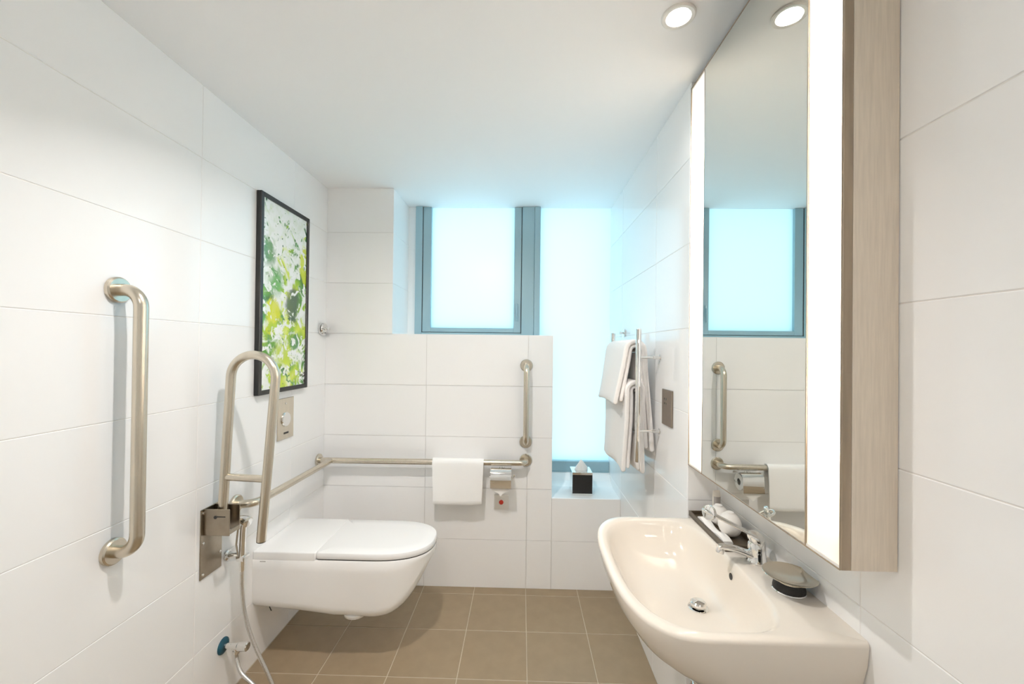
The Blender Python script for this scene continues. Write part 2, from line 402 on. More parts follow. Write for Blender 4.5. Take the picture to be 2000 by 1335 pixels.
downlight(-.30, -.25, 'unseen round downlight added in the ceiling as extra light from behind the viewer', .28, 12)  # added unseen lamp that lifts the near left side

# ------------------------------------------------------------------ grab bars
def flange(bm, c, n, r=.037, h=.013):
    lathe(bm, c, n, [(0, r), (h*.7, r), (h, r-.004), (h, .012)], 28, True, True)
TR = .0163
# vertical bar on the left wall
g = thing('grab_bar', 'large brushed steel vertical grab bar mounted on the left tiled wall', 'grab bar', (L, 1.14, .80))
for z in (1.556, .807):
    bm = bm_new(); flange(bm, (L, 1.143, z), (1, 0, 0)); obj('flange', bm, 'steel', g, 35)
bm = bm_new(); tube(bm, fillet([(L+.012, 1.143, 1.556), (L+.073, 1.143, 1.556), (L+.073, 1.143, .807), (L+.012, 1.143, .807)], .05, 10), TR+.001, 20); obj('rail', bm, 'steel', g, 40)
# small vertical bar on the back wall
g = thing('grab_bar', 'short brushed steel vertical grab bar on the back wall beside the tall window', 'grab bar', (.03, B, .85))
for z in (1.303, .857):
    bm = bm_new(); flange(bm, (.030, B, z), (0, -1, 0)); obj('flange', bm, 'steel', g, 35)
bm = bm_new(); tube(bm, fillet([(.030, B-.012, 1.303), (.030, B-.072, 1.303), (.030, B-.072, .857), (.030, B-.012, .857)], .045, 10), TR, 20); obj('rail', bm, 'steel', g, 40)
# corner rail round the toilet
g = thing('corner_grab_rail', 'L-shaped brushed steel handrail wrapping the corner above the toilet', 'grab bar', (L, B, .74))
YR, ZR, XR = B-.072, .745, L+.075
for c, n_ in (((L, YR, ZR), (1, 0, 0)), ((.032, B, .750), (0, -1, 0)), ((L, 1.645, .752), (1, 0, 0))):
    bm = bm_new(); flange(bm, c, n_, .037); obj('flange', bm, 'steel', g, 35)
bm = bm_new(); tube(bm, fillet([(L+.012, YR, ZR), (.032, YR, .750), (.032, B-.012, .750)], .045, 10), TR, 20); obj('back_rail', bm, 'steel', g, 40)
bm = bm_new(); tube(bm, fillet([(L+.012, 1.645, .752), (XR, 1.645, .752), (XR, YR, ZR)], .05, 10), TR, 20); obj('side_rail', bm, 'steel', g, 40)
# fold-up rail
YU = 1.505
g = thing('fold_up_rail', 'hinged U-shaped steel support rail folded upright beside the toilet', 'grab bar', (L, YU, .55))
bm = bm_new(); box(bm, L, L+.004, 1.463, 1.57, .540, .797, .001, 1); pl = obj('wall_plate', bm, 'plate_steel', g)
for yy, zz in ((1.474, .782), (1.474, .672), (1.474, .556), (1.559, .602), (1.559, .782)):
    bm = bm_new(); lathe(bm, (L+.004, yy, zz), (1, 0, 0), [(0, .0055), (.002, .0055), (.0035, .003)], 10); obj('screw', bm, 'chrome', pl, 40)
bm = bm_new()
for yy in (1.478, 1.532): box(bm, L+.004, L+.100, yy-.002, yy+.002, .700, .797, .0012, 1)
box(bm, L+.096, L+.100, 1.478, 1.532, .704, .72, .001, 1)
br = obj('hinge_bracket', bm, 'plate_steel', g)
bm = bm_new(); box(bm, L+.05, L+.085, 1.4755, 1.4765, .768, .772); lathe(bm, (L+.048, 1.477, .768), (0, -1, 0), [(0, .006), (.003, .006), (.004, .004)], 12); obj('pivot_bolt', bm, 'dark_rubber', br, 40)
ax0, ax1 = -1.115, -.965          # leg bottoms
lean = .052
pa, pb = (ax0, YU, .735), (ax1, YU, .672)
tz = 1.366
ta, tb = (ax0+lean*.55, YU, tz), (ax1+lean, YU, tz)
bm = bm_new(); path = fillet([pa, ta, tb, pb], (Vector(tb)-Vector(ta)).length/2*.985, 14); tube(bm, path, TR, 20); obj('rail', bm, 'steel', g, 40)
bm = bm_new(); tube(bm, [(ax0+.010, YU, .908), (ax1+.022, YU, .902)], TR*.82, 16); obj('cross_bar', bm, 'steel', g, 40)
dvec = (Vector(pb)-Vector(tb)).normalized()
bm = bm_new(); lathe(bm, Vector(pb)-dvec*.001, dvec, [(0, TR*.97), (.004, TR*.97), (.006, TR*.8)], 20); obj('end_cap', bm, 'dark_rubber', g, 40)

# ------------------------------------------------------------------ picture
PX = L+.024
pf = thing('framed_picture', 'tall black-framed print of lime green leaves and white blossom', 'picture', (L, 1.96, 1.62))
ya, yb, za, zb = 1.748, 2.152, 1.182, 2.082
bm = bm_new(); fwid = .021
for (a, b, c, d_) in ((ya, ya+fwid, za, zb), (yb-fwid, yb, za, zb), (ya+fwid, yb-fwid, za, za+fwid), (ya+fwid, yb-fwid, zb-fwid, zb)):
    box(bm, L, PX, a, b, c, d_, .002, 1)
obj('picture_frame', bm, 'black', pf)
bm = bm_new(); box(bm, L+.002, PX-.006, ya+fwid-.002, yb-fwid+.002, za+fwid-.002, zb-fwid+.002); obj('print', bm, 'art', pf)

# ------------------------------------------------------------------ clothes line reel and its socket
t = thing('clothesline_reel', 'round chrome clothesline reel on the left wall near the corner', 'clothesline', (L, 2.338, 1.503))
bm = bm_new(); lathe(bm, (L, 2.338, 1.503), (1, 0, 0), [(0, .036), (.018, .036), (.024, .032), (.025, .012)], 28); obj('housing', bm, 'chrome', t, 35)
bm = bm_new(); lathe(bm, (L+.025, 2.338, 1.503), (1, 0, 0), [(0, .009), (.004, .009), (.005, .004), (.016, .004), (.018, .008), (.026, .008), (.028, .003)], 16); obj('pull_knob', bm, 'chrome', t, 35)
bm = bm_new(); box(bm, L+.0245, L+.026, 2.333, 2.343, 1.478, 1.482); obj('lock_slot', bm, 'dark_rubber', t)
t = thing('clothesline_catch', 'small chrome clothesline catch on the right wall above the towels', 'clothesline', (R, 2.335, 1.497))
bm = bm_new(); lathe(bm, (R, 2.335, 1.497), (-1, 0, 0), [(0, .024), (.006, .024), (.009, .020), (.009, .008)], 24); obj('rosette', bm, 'chrome', t, 35)
bm = bm_new(); lathe(bm, (R-.009, 2.335, 1.497), (-1, 0, 0), [(0, .006), (.012, .006), (.014, .009), (.02, .009), (.022, .004)], 14); obj('pin', bm, 'chrome', t, 35)

# ------------------------------------------------------------------ flush plate
t = thing('flush_plate', 'square brushed steel flush plate with a round button under the picture', 'flush plate', (L, 1.99, 1.04))
bm = bm_new(); box(bm, L, L+.006, 1.922, 2.056, .943, 1.145, .0015, 1); obj('plate', bm, 'steel', t)
bm = bm_new(); lathe(bm, (L+.006, 1.985, 1.040), (1, 0, 0), [(0, .036), (.004, .036), (.007, .033), (.0075, .0)], 28, True, False); obj('button', bm, 'chrome', t, 35)
bm = bm_new(); box(bm, L+.006, L+.0072, 1.972, 2.01, .968, .977); obj('indicator', bm, 'black', t)
bm = bm_new(); lathe(bm, (L+.006, 1.985, 1.118), (1, 0, 0), [(0, .005), (.002, .004)], 12); obj('screw', bm, 'chrome', t, 35)

# ------------------------------------------------------------------ toilet
TY, TW = 1.936, .178
XE, X0, ZRIM = -.398, -.66, .470
wc = thing('toilet', 'white wall-hung ceramic toilet with closed lid', 'toilet', (L, TY, 0))
def planw(x, w=TW, x0=X0, xe=XE, e=2.5):
    if x <= x0: return w
    return w*max(0, 1-((x-x0)/(xe-x0))**e)**(1/e)
def zbot(x):
    pts = [(L, .243), (-.95, .225), (-.75, .203), (-.64, .198), (-.57, .212), (-.505, .258), (-.455, .332), (-.42, .405), (-.398, .460)]
    for (a, za_), (b, zb_) in zip(pts, pts[1:]):
        if x <= b: 
            s = (x-a)/(b-a); return za_+(zb_-za_)*s
    return pts[-1][1]
xs = [L+.0005+(X0-L)*k/10 for k in range(11)]+[X0+(XE-X0)*sin(pi/2*k/16) for k in range(1, 17)]
xs[-1] = XE-.0004
def zb_s(x):
    return sum(zbot(max(L, min(XE, x+d_*.012))) for d_ in (-2, -1, 0, 1, 2))/5
rs = []
for x in xs:
    w = max(planw(x), .004); zb_ = min(zb_s(x), ZRIM-.012); hh = ZRIM-zb_; rr = min(.055, hh*.48, w*.6); wb_ = w*(.985 if x < -.8 else .93)
    r = [(x, TY-w+.004, ZRIM), (x, TY-w, ZRIM-.005)]
    for k in range(1, 4): r.append((x, TY-w-(wb_-w)*k/4, ZRIM-.005-(hh-rr-.005)*k/4))
    for k in range(0, 7):
        a = pi/2*k/6; r.append((x, TY-wb_+rr*(1-cos(a)), zb_+rr*(1-sin(a))))
    r2 = [(p[0], 2*TY-p[1], p[2]) for p in r[::-1]]
    rs.append(r+r2)
bm = bm_new(); rings(bm, rs, True, True, True)
# raised back block, flush with the lid
xb = -.886
bodyo = obj('bowl', bm, 'ceramic', wc, 50)
bm = bm_new(); box(bm, L+.0005, xb-.002, TY-TW+.001, TY+TW-.001, ZRIM-.02, .502, .006, 3); obj('back_deck', bm, 'ceramic', wc, 50)
# seat gap and lid
def dshape(x0_, inset, z, n=40):
    pts = []
    xe = XE-inset
    w = TW-inset
    c = .012
    pts += [(x0_, TY-w+c, z), (x0_+c*.3, TY-w+c*.3, z), (x0_+c, TY-w, z)]
    for k in range(n+1):
        a = -pi/2+pi*k/n; ca, sa = abs(cos(a))**(2/2.5), (1 if sin(a) > 0 else -1)*abs(sin(a))**(2/2.5)
        pts.append((X0+(xe-X0)*ca, TY+w*sa, z))
    pts += [(x0_+c, TY+w, z), (x0_+c*.3, TY+w-c*.3, z), (x0_, TY+w-c, z)]
    return pts
bm = bm_new(); rings(bm, [dshape(xb, .004, ZRIM-.001), dshape(xb, .004, ZRIM+.008)], True, True, True); obj('seat_gap', bm, 'hinge_dark', wc)
bm = bm_new(); rings(bm, [dshape(xb, .001, ZRIM+.0055), dshape(xb, .0, ZRIM+.008), dshape(xb, .0, .494), dshape(xb, .003, .500), dshape(xb, .009, .5025), dshape(xb+.05, .06, .504)], True, True, True)
obj('lid', bm, 'seat', wc, 40)
bm = bm_new(); lathe(bm, (-.735, TY-.10, .212), (0, 0, -1), [(0, .055), (.012, .053), (.022, .04), (.027, .02)], 20); obj('drain_cover', bm, 'ceramic', wc, 60)
bm = bm_new()
for k in range(4): box(bm, L+.035+k*.0065, L+.040+k*.0065, TY-TW-.0004, TY-TW+.004, .4585, .4615)
obj('printed_mark', bm, 'logo', wc)
bm = bm_new(); tube(bm, [(L+.06, TY-.15, .252), (L+.075, TY-.155, .232)], .002, 8); obj('fixing_pin', bm, 'dark_rubber', wc)

# ------------------------------------------------------------------ bidet spray, hose, valve
YS, XS = 1.585, L+.075
bs = thing('bidet_spray', 'chrome hand bidet spray with silver hose clipped to the wall beside the toilet', 'bidet spray', (L, YS, .55))
bm = bm_new(); lathe(bm, (L, YS+.02, .565), (1, 0, 0), [(0, .021), (.006, .021), (.01, .014), (.055, .013), (.06, .010)], 20); box(bm, L+.055, L+.09, YS-.012, YS+.025, .553, .578, .006, 2); obj('wall_holder', bm, 'chrome', bs, 40)
bm = bm_new(); tube(bm, smooth_path([(XS, YS, .535), (XS, YS, .60), (XS+.002, YS, .66), (XS+.004, YS, .69), (XS+.008, YS, .713)], 5), .0115, 14); obj('spray_handle', bm, 'chrome', bs, 40)
bm = bm_new(); lathe(bm, (XS+.0, YS-.004, .717), (1, -.3, -.15), [(-.012, .012), (0, .017), (.022, .020), (.032, .0205), (.034, .017)], 18); obj('spray_head', bm, 'chrome', bs, 35)
bm = bm_new(); tube(bm, [(XS-.014, YS-.005, .69), (XS-.02, YS-.006, .62), (XS-.014, YS-.004, .575)], .0035, 8); obj('trigger', bm, 'chrome', bs, 40)
bm = bm_new(); lathe(bm, (XS, YS, .538), (0, 0, -1), [(0, .011), (.02, .010), (.025, .008)], 14); obj('hose_nut', bm, 'chrome', bs, 40)
VY, VZ = 1.590, .215
hp = smooth_path([(XS, YS, .52), (XS+.004, YS-.003, .44), (XS+.022, YS-.008, .34), (XS+.062, YS-.012, .235), (XS+.122, YS-.015, .120), (XS+.150, YS-.020, .060), (XS+.145, YS-.028, .030), (XS+.115, YS-.030, .040),
     (XS+.070, YS-.022, .085), (XS+.012, YS-.012, .125), (XS-.016, VY-.004, .165), (XS-.022, VY-.002, .188)], 8)
bm = bm_new(); tube(bm, hp, .0072, 12); obj('hose', bm, 'hose', bs, 60)
av = thing('angle_valve', 'small chrome stop valve with a blue wall cover low on the left wall', 'valve', (L, VY, VZ))
bm = bm_new(); lathe(bm, (L, VY, VZ), (1, 0, 0), [(0, .031), (.004, .030), (.009, .022), (.010, .012)], 24); obj('wall_cover', bm, 'blue', av, 40)
bm = bm_new(); lathe(bm, (L+.008, VY, VZ), (1, 0, 0), [(0, .010), (.03, .010), (.032, .013), (.052, .013), (.054, .010), (.06, .010)], 16); obj('valve_body', bm, 'chrome', av, 35)
bm = bm_new(); lathe(bm, (L+.064, VY, VZ), (1, 0, 0), [(0, .016), (.004, .018), (.034, .017), (.037, .014), (.037, .0)], 18, True, False); obj('handwheel', bm, 'chrome', av, 35)
bm = bm_new(); lathe(bm, (XS-.022, VY, VZ), (0, 0, -1), [(0, .009), (.016, .009), (.017, .011), (.028, .011), (.03, .008)], 14); obj('outlet_nut', bm, 'chrome', av, 35)

# ------------------------------------------------------------------ draped textiles
def drape(bm, axis, c, along0, along1, prof, th, seg=14, wob=None):
    """prof: (n, z) centre line; extruded along axis ('X' or 'Y'); closed thick sheet"""
    P = [Vector((a, b)) for a, b in prof]; k = len(P); nr = []
    for i in range(k):
        t_ = (P[min(i+1, k-1)]-P[max(i-1, 0)]).normalized(); nr.append(Vector((-t_.y, t_.x)))
    loop0 = [P[i]+nr[i]*th/2 for i in range(k)]; loop1 = [P[i]-nr[i]*th/2 for i in range(k)]
    e1 = P[-1]+(P[-1]-P[-2]).normalized()*th*.42; e0 = P[0]+(P[0]-P[1]).normalized()*th*.42
    loop = loop0+[e1]+loop1[::-1]+[e0]
    rs = []
    for s in range(seg+1):
        a = along0+(along1-along0)*s/seg; ring = []
        for j, q in enumerate(loop):
            w = wob(s/seg, q, j) if wob else (0, 0, 0)
            ring.append((a+w[0], q.x+w[1], q.y+w[2]) if axis == 'X' else (q.x+w[1], a+w[0], q.y+w[2]))
        rs.append(ring)
    # rounded ends
    def shrink(r, d_):
        cx = [sum(p[i] for p in r)/len(r) for i in range(3)]
        out = []
        for i, p in enumerate(r):
            q = r[(len(r)-2-i) % len(r)] if False else None
            out.append(p)
        return out
    rings(bm, rs, True, True, True); return bm
def over_bar(nc, zc, rad, front, back, n=7, fside=-1, flare=(0, 0), steps=10):
    """centre line from front bottom, over the bar, to back bottom; front lies on side fside"""
    pts = []
    for k in range(steps): 
        s = k/steps; pts.append((nc+fside*(rad+flare[0]*(1-s)), front+(zc-front)*s))
    for k in range(n+1):
        a = pi*k/n; pts.append((nc+fside*rad*cos(a), zc+rad*sin(a)))
    for k in range(1, steps+1):
        s = k/steps; pts.append((nc-fside*(rad+flare[1]*s), zc+(back-zc)*s))
    return pts
# hand towel on the back rail
ht = bm_new()
def wob1(s, q, j):
    d_ = max(0, .745-q.y)/.23
    return ((s-.5)*-.018*d_, -.004*sin(s*9+1)*d_, -.006*sin(s*pi)*d_+.004*(s)*d_)
drape(ht, 'X', 0, -.500, -.208, over_bar(YR, ZR+.001, TR+.005, .520, .60, fside=-1, flare=(.004, 0)), .008, 16, wob1)
ho = obj('hand_towel', ht, 'cloth', None, 60, loc=(-.354, YR, .52)); tag(ho, 'plain white hand towel draped over the steel rail on the back wall', 'towel')
# towel rail on the right wall
XT = .494
YA, YB = 1.733, 2.215
tr = thing('towel_rack', 'chrome ladder towel rack mounted on the right wall by the window', 'towel rack', (R, (YA+YB)/2, .92))
for yy in (YA, YB):
    bm = bm_new(); lathe(bm, (XT, yy, .930), (0, 0, 1), [(0, .0105), (.003, .012), (.557, .012), (.56, .0105)], 18); p_ = obj('post', bm, 'chrome', tr, 40)
    for zz in (1.370, 1.060):
        bm = bm_new(); lathe(bm, (XT, yy, zz), (1, 0, 0), [(.008, .0055), (.06, .0055), (.061, .008), (R-XT-.004, .008), (R-XT-.003, .012), (R-XT, .012)], 14); obj('wall_arm', bm, 'chrome', tr, 35)
for zz in (1.395, 1.225, 1.050):
    bm = bm_new(); tube(bm, [(XT, YA+.01, zz), (XT, YB-.01, zz)], .0065, 12); obj('rung', bm, 'chrome', tr, 40)
def towel(name, label, ya_, yb_, zc, front, back, fl, bl, rad, th, seed):
    rnd = random.Random(seed); ph = [rnd.uniform(0, 6) for _ in range(6)]
    def wob(s, q, j):
        d_ = max(0, zc-q.y)
        side = 1 if q.x < XT else -1
        e = min(s, 1-s)*2; bulge = min(1, e*3.2)
        return (.010*sin(q.y*9+ph[2])*d_/.25*(1 if s < .5 else -1)*.6, -side*(.006*sin(s*8+ph[0]+q.y*6)*min(1, d_*6)) , .006*sin(s*7+ph[1])*min(1, d_*4)-.012*(s-.5)*min(1, d_*4))
    bm = bm_new()
    drape(bm, 'Y', 0, ya_, yb_, over_bar(XT, zc, rad, front, back, flare=(fl, bl), steps=12), th, 20, wob)
    o = obj(name, bm, 'towel', None, 70, loc=(XT, (ya_+yb_)/2, min(front, back)))
    md = o.modifiers.new('bevel', 'BEVEL'); md.width = th*.32; md.segments = 3; md.limit_method = 'ANGLE'; md.angle_limit = radians(50)
    # inner folded layer
    bm = bm_new()
    drape(bm, 'Y', 0, ya_+.006, yb_-.006, over_bar(XT, zc, rad-th*.92, front+.012, back+.012, flare=(fl*.85, bl*.85), steps=12), th*.82, 20, wob)
    o2 = obj('inner_fold', bm, 'towel', o, 70)
    md = o2.modifiers.new('bevel', 'BEVEL'); md.width = th*.28; md.segments = 2; md.limit_method = 'ANGLE'; md.angle_limit = radians(50)
    tag(o, label, 'towel', 'bath towels on the ladder rack'); return o
towel('bath_towel', 'folded white bath towel over the upper rung of the towel rack', 1.775, 2.165, 1.398, 1.165, .965, .040, .026, .040, .021, 3)
towel('bath_towel', 'long folded white bath towel hanging below on the middle rung of the towel rack', 1.768, 2.18, 1.226, .880, .875, .014, -.002, .034, .020, 5)

# ------------------------------------------------------------------ paper holder, alarm plate, socket
t = thing('toilet_paper_holder', 'chrome covered toilet paper holder hanging under the back rail', 'paper holder', (-.11, YR, .61))
xh = -.108
bm = bm_new(); lathe(bm, (xh, YR, .729), (0, 0, -1), [(0, .012), (.006, .012), (.007, .008), (.004, .008), (.005, .013), (.008, .013)], 14); lathe(bm, (xh+.013, YR, .728), (0, 0, -1), [(0, .006), (.007, .006)], 10); obj('clamp', bm, 'chrome', t, 40)
bm = bm_new()
cv = [(YR+.050, .705), (YR+.045, .717), (YR+.030, .723), (YR-.030, .723), (YR-.046, .717), (YR-.055, .705), (YR-.060, .675), (YR-.063, .624)]
drape(bm, 'X', 0, xh-.058, xh+.058, cv, .0025, 2); obj('cover', bm, 'chrome', t, 60)
bm = bm_new(); lathe(bm, (xh-.050, YR, .668), (1, 0, 0), [(0, .018), (0, .046), (.10, .046), (.10, .018)], 28, False, False); obj('paper_roll', bm, 'paper', t, 40)
bm = bm_new(); tube(bm, [(xh-.066, YR, .668), (xh+.070, YR, .668), (xh+.075, YR-.004, .678)], .004, 10); obj('spindle', bm, 'chrome', t, 40)
bm = bm_new(); rs = []
for dy in (0, .0015):
    rs.append([(xh-.05, YR-.049+dy, .66), (xh+.05, YR-.049+dy, .66), (xh+.05, YR-.050+dy, .610), (xh+.014, YR-.052+dy, .594), (xh, YR-.053+dy, .577), (xh-.014, YR-.052+dy, .594), (xh-.05, YR-.050+dy, .610)])
rings(bm, rs, True, True, True); obj('paper_tail', bm, 'paper', t)
t = thing('alarm_plate', 'square white emergency call plate with a red button on the back wall', 'switch', (-.109, B, .499))
bm = bm_new(); box(bm, -.153, -.065, B-.009, B, .458, .545, .003, 2); obj('plate', bm, 'plastic', t, 40)
bm = bm_new(); lathe(bm, (-.109, B-.009, .502), (0, -1, 0), [(0, .013), (.004, .013), (.006, .009), (.006, .0)], 18, True, False); obj('button', bm, 'red', t, 40)
t = thing('socket_plate', 'upright bronze metal shaver socket plate on the right wall beside the mirror', 'socket', (R, 1.637, 1.17))
bm = bm_new(); box(bm, R-.007, R, 1.583, 1.691, 1.101, 1.244, .0015, 1); obj('plate', bm, 'socket', t)
for dy in (-.010, .010):
    for dz in (-.008, .010):
        bm = bm_new(); lathe(bm, (R-.007, 1.650+dy, 1.196+dz), (-1, 0, 0), [(0, .0045), (.0008, .0045)], 10); obj('pin_hole', bm, 'black', t)

# ------------------------------------------------------------------ tissue box on the sill
t = thing('tissue_box', 'black and chrome tissue box cover with a tissue on the window sill', 'tissue box', (.372, 2.51, ZL+.001))
ZK = ZL+.001; tx0, tx1, ty0, ty1 = .311, .433, 2.446, 2.568
bm = bm_new(); box(bm, tx0+.001, tx1-.001, ty0+.001, ty1-.001, ZK+.012, ZK+.120, .001, 1); obj('side_shell', bm, 'chrome', t)
bm = bm_new(); box(bm, tx0+.002, tx1-.002, ty0-.0008, ty0+.003, ZK+.012, ZK+.120, .0005, 1); obj('leather_front', bm, 'leather', t)
bm = bm_new(); box(bm, tx0, tx1, ty0, ty1, ZK, ZK+.012, .001, 1); obj('base_rim', bm, 'chrome', t)
bm = bm_new(); box(bm, tx0, tx1, ty0, ty1, ZK+.120, ZK+.137, .002, 1); obj('top_rim', bm, 'chrome', t)
bm = bm_new(); rs = []
tc_ = Vector(((tx0+tx1)/2, (ty0+ty1)/2, ZK+.137))
for k, (h_, rx, ry) in enumerate(((0, .040, .020), (.015, .036, .014), (.035, .022, .010), (.055, .008, .006), (.062, .002, .002))):
    rs.append([tc_+Vector((rx*cos(a)*(1+.12*sin(3*a+k)), ry*sin(a)*(1+.2*sin(5*a+k)), h_)) for a in [2*pi*i/20 for i in range(20)]])
rings(bm, rs, True, True, True); obj('tissue', bm, 'paper', t, 60)

# ------------------------------------------------------------------ basin
ZSK = .834
bx0, bx1, by0, by1 = .231, N, .813, 1.404
sk = thing('washbasin', 'white wall-hung washbasin with a wide bowl under the mirror', 'sink', (N, (by0+by1)/2, .585))
CX, CY = .44, 1.108
angs = sorted(set([2*pi*i/112 for i in range(112)]))
def outl(x0, x1, y0, y1, xs_, ef, ebk, z):
    """front (x<xs_) is a superellipse, back (x>xs_) another (ebk large -> square)"""
    pts = []
    yc, hy = (y0+y1)/2, (y1-y0)/2
    for i in range(112):
        a = 2*pi*i/112
        c, s = cos(a), sin(a)
        if c < 0: e, hx = ef, xs_-x0
        else: e, hx = ebk, x1-xs_
        pts.append((xs_+hx*(1 if c > 0 else -1)*abs(c)**(2/e), yc+hy*(1 if s > 0 else -1)*abs(s)**(2/e), z))
    return pts
bm = bm_new()
rs = [outl(.45, bx1, .965, 1.26, .58, 2.6, 9, .652), outl(.42, bx1, .925, 1.29, .55, 2.6, 12, .660), outl(.372, bx1, .875, 1.342, .50, 2.7, 20, .680), outl(.312, bx1, .840, 1.377, .45, 2.8, 40, .709),
      outl(.266, bx1, .824, 1.393, .42, 2.9, 60, .745), outl(.240, bx1, .816, 1.401, .40, 3.0, 90, .785), outl(bx0, bx1, by0, by1, .40, 3.0, 120, .824),
      outl(bx0+.001, bx1, by0+.001, by1-.001, .40, 3.0, 120, .830), outl(bx0+.005, bx1, by0+.005, by1-.005, .40, 3.0, 120, ZSK),
      outl(bx0+.020, .580, by0+.022, by1-.021, .42, 2.9, 4.2, ZSK), outl(bx0+.026, .575, by0+.028, by1-.027, .42, 2.9, 4.0, ZSK-.004),
      outl(bx0+.034, .571, by0+.038, by1-.036, .42, 2.8, 3.8, ZSK-.018), outl(bx0+.050, .565, by0+.062, by1-.058, .42, 2.7, 3.4, ZSK-.050),
      outl(bx0+.078, .556, by0+.105, by1-.100, .43, 2.5, 3.0, ZSK-.086), outl(.352, .540, by0+.170, by1-.165, .45, 2.3, 2.6, ZSK-.110),
      outl(.43, .520, 1.05, 1.17, .475, 2, 2, ZSK-.1195), outl(.460, .500, 1.09, 1.13, .48, 2, 2, ZSK-.122)]
rings(bm, rs, True, True, True); obj('basin', bm, 'sink_ceramic', sk, 55)
dz = ZSK-.122
bm = bm_new(); lathe(bm, (.481, 1.108, dz-.002), (0, 0, 1), [(0, .026), (.004, .026), (.0055, .022), (.0055, .014)], 24); dr = obj('drain_ring', bm, 'chrome', sk, 40)
bm = bm_new(); lathe(bm, (.481, 1.108, dz+.003), (0, 0, 1), [(0, .008), (.006, .008), (.006, .020), (.012, .0205), (.015, .017), (.0165, .0)], 24, True, False); obj('drain_plug', bm, 'chrome', sk, 35)
bm = bm_new(); lathe(bm, (.5695, 1.108, ZSK-.036), (-1, 0, .12), [(0, .011), (.0025, .011), (.003, .009), (.001, .0085), (.001, 0)], 20, True, False); obj('overflow_ring', bm, 'chrome', sk, 40)
bm = bm_new(); lathe(bm, (.5672, 1.108, ZSK-.0358), (-1, 0, .12), [(0, .0085), (.0008, .0085)], 18); obj('overflow_hole', bm, 'dark_rubber', sk)
# bottle trap under it
tp = thing('bottle_trap', 'chrome bottle trap and waste pipe under the washbasin', 'pipe', (.481, 1.108, .36))
bm = bm_new(); lathe(bm, (.485, 1.108, .6515), (0, 0, -1), [(0, .017), (.14, .017), (.14, .021), (.155, .021), (.155, .017), (.202, .017)], 18); obj('tailpiece', bm, 'chrome', tp, 35)
bm = bm_new(); lathe(bm, (.485, 1.108, .45), (0, 0, -1), [(0, .022), (.004, .033), (.075, .033), (.085, .026), (.092, .012)], 22); obj('trap_cup', bm, 'chrome', tp, 35)
bm = bm_new(); tube(bm, [(.505, 1.108, .43), (N, 1.108, .43)], .015, 16); lathe(bm, (N, 1.108, .43), (-1, 0, 0), [(0, .032), (.006, .03), (.012, .018)], 22); obj('outlet_pipe', bm, 'chrome', tp, 35)

# ------------------------------------------------------------------ faucet
fx, fy, fz = .640, 1.118, ZSK
fc = thing('faucet', 'chrome single-lever basin faucet with a long looped lever', 'faucet', (fx, fy, fz))
bm = bm_new(); lathe(bm, (fx, fy, fz), (0, 0, 1), [(0, .025), (.004, .025), (.006, .0235), (.03, .022), (.048, .0215), (.054, .018)], 28); obj('body', bm, 'chrome', fc, 35)
bm = bm_new(); rs = []
for k in range(11):
    s = k/10; x = fx-.006-(.098)*s; z = fz+.014+.026*sin(s*pi*.55)-.002*s; hw, hh = .016-.006*s, .011-.004*s
    rs.append([(x, fy+hw*cos(a)*(1 if abs(cos(a)) > .0 else 0), z+hh*sin(a)) for a in [2*pi*i/20 for i in range(20)]])
rings(bm, rs, True, True, True); obj('spout', bm, 'chrome', fc, 50)
bm = bm_new(); lathe(bm, (fx-.096, fy, fz+.034), (-.25, 0, -1), [(-.006, .009), (0, .0105), (.012, .0105), (.013, .008)], 18); obj('aerator', bm, 'chrome', fc, 35)
# lever: cap + two slim rods meeting at a rounded paddle
bm = bm_new(); rs = []
for k, (dz_, rx, ry, ox) in enumerate(((.054, .019, .019, 0), (.058, .021, .020, -.001), (.068, .021, .018, -.003), (.078, .016, .014, -.007), (.082, .008, .008, -.01))):
    rs.append([(fx+ox+rx*cos(a), fy+ry*sin(a), fz+dz_) for a in [2*pi*i/24 for i in range(24)]])
rings(bm, rs, True, True, True); lv = obj('lever_cap', bm, 'chrome', fc, 50)
la, lb = Vector((fx+.004, fy, fz+.066)), Vector((.506, fy-.008, fz+.134))
ld_ = (lb-la).normalized(); sd = Vector((0, 1, 0)); 
loop = []
for k in range(9):
    a = -pi/2+pi*k/8; loop.append(lb+ld_*.014*cos(a)+sd*.014*sin(a)) 
for k in range(9):
    a = pi/2+pi*k/8; loop.append(la+ld_*.012*cos(a)+sd*.014*sin(a))
dense = []
for p, q in zip(loop, loop[1:]+loop[:1]):
    dense.append(p)
    if (q-p).length > .03:
        for k in range(1, 6): dense.append(p+(q-p)*k/6)
bm = bm_new(); tube(bm, dense, .0032, 10, closed=True); obj('lever_loop', bm, 'chrome', lv, 50)
bm = bm_new(); lathe(bm, lb-ld_*.004, (-1, -.55, .25), [(-.006, .012), (-.004, .0185), (.002, .0205), (.006, .0185), (.0075, .011), (.008, 0)], 24, True, False); obj('lever_paddle', bm, 'chrome', lv, 50)

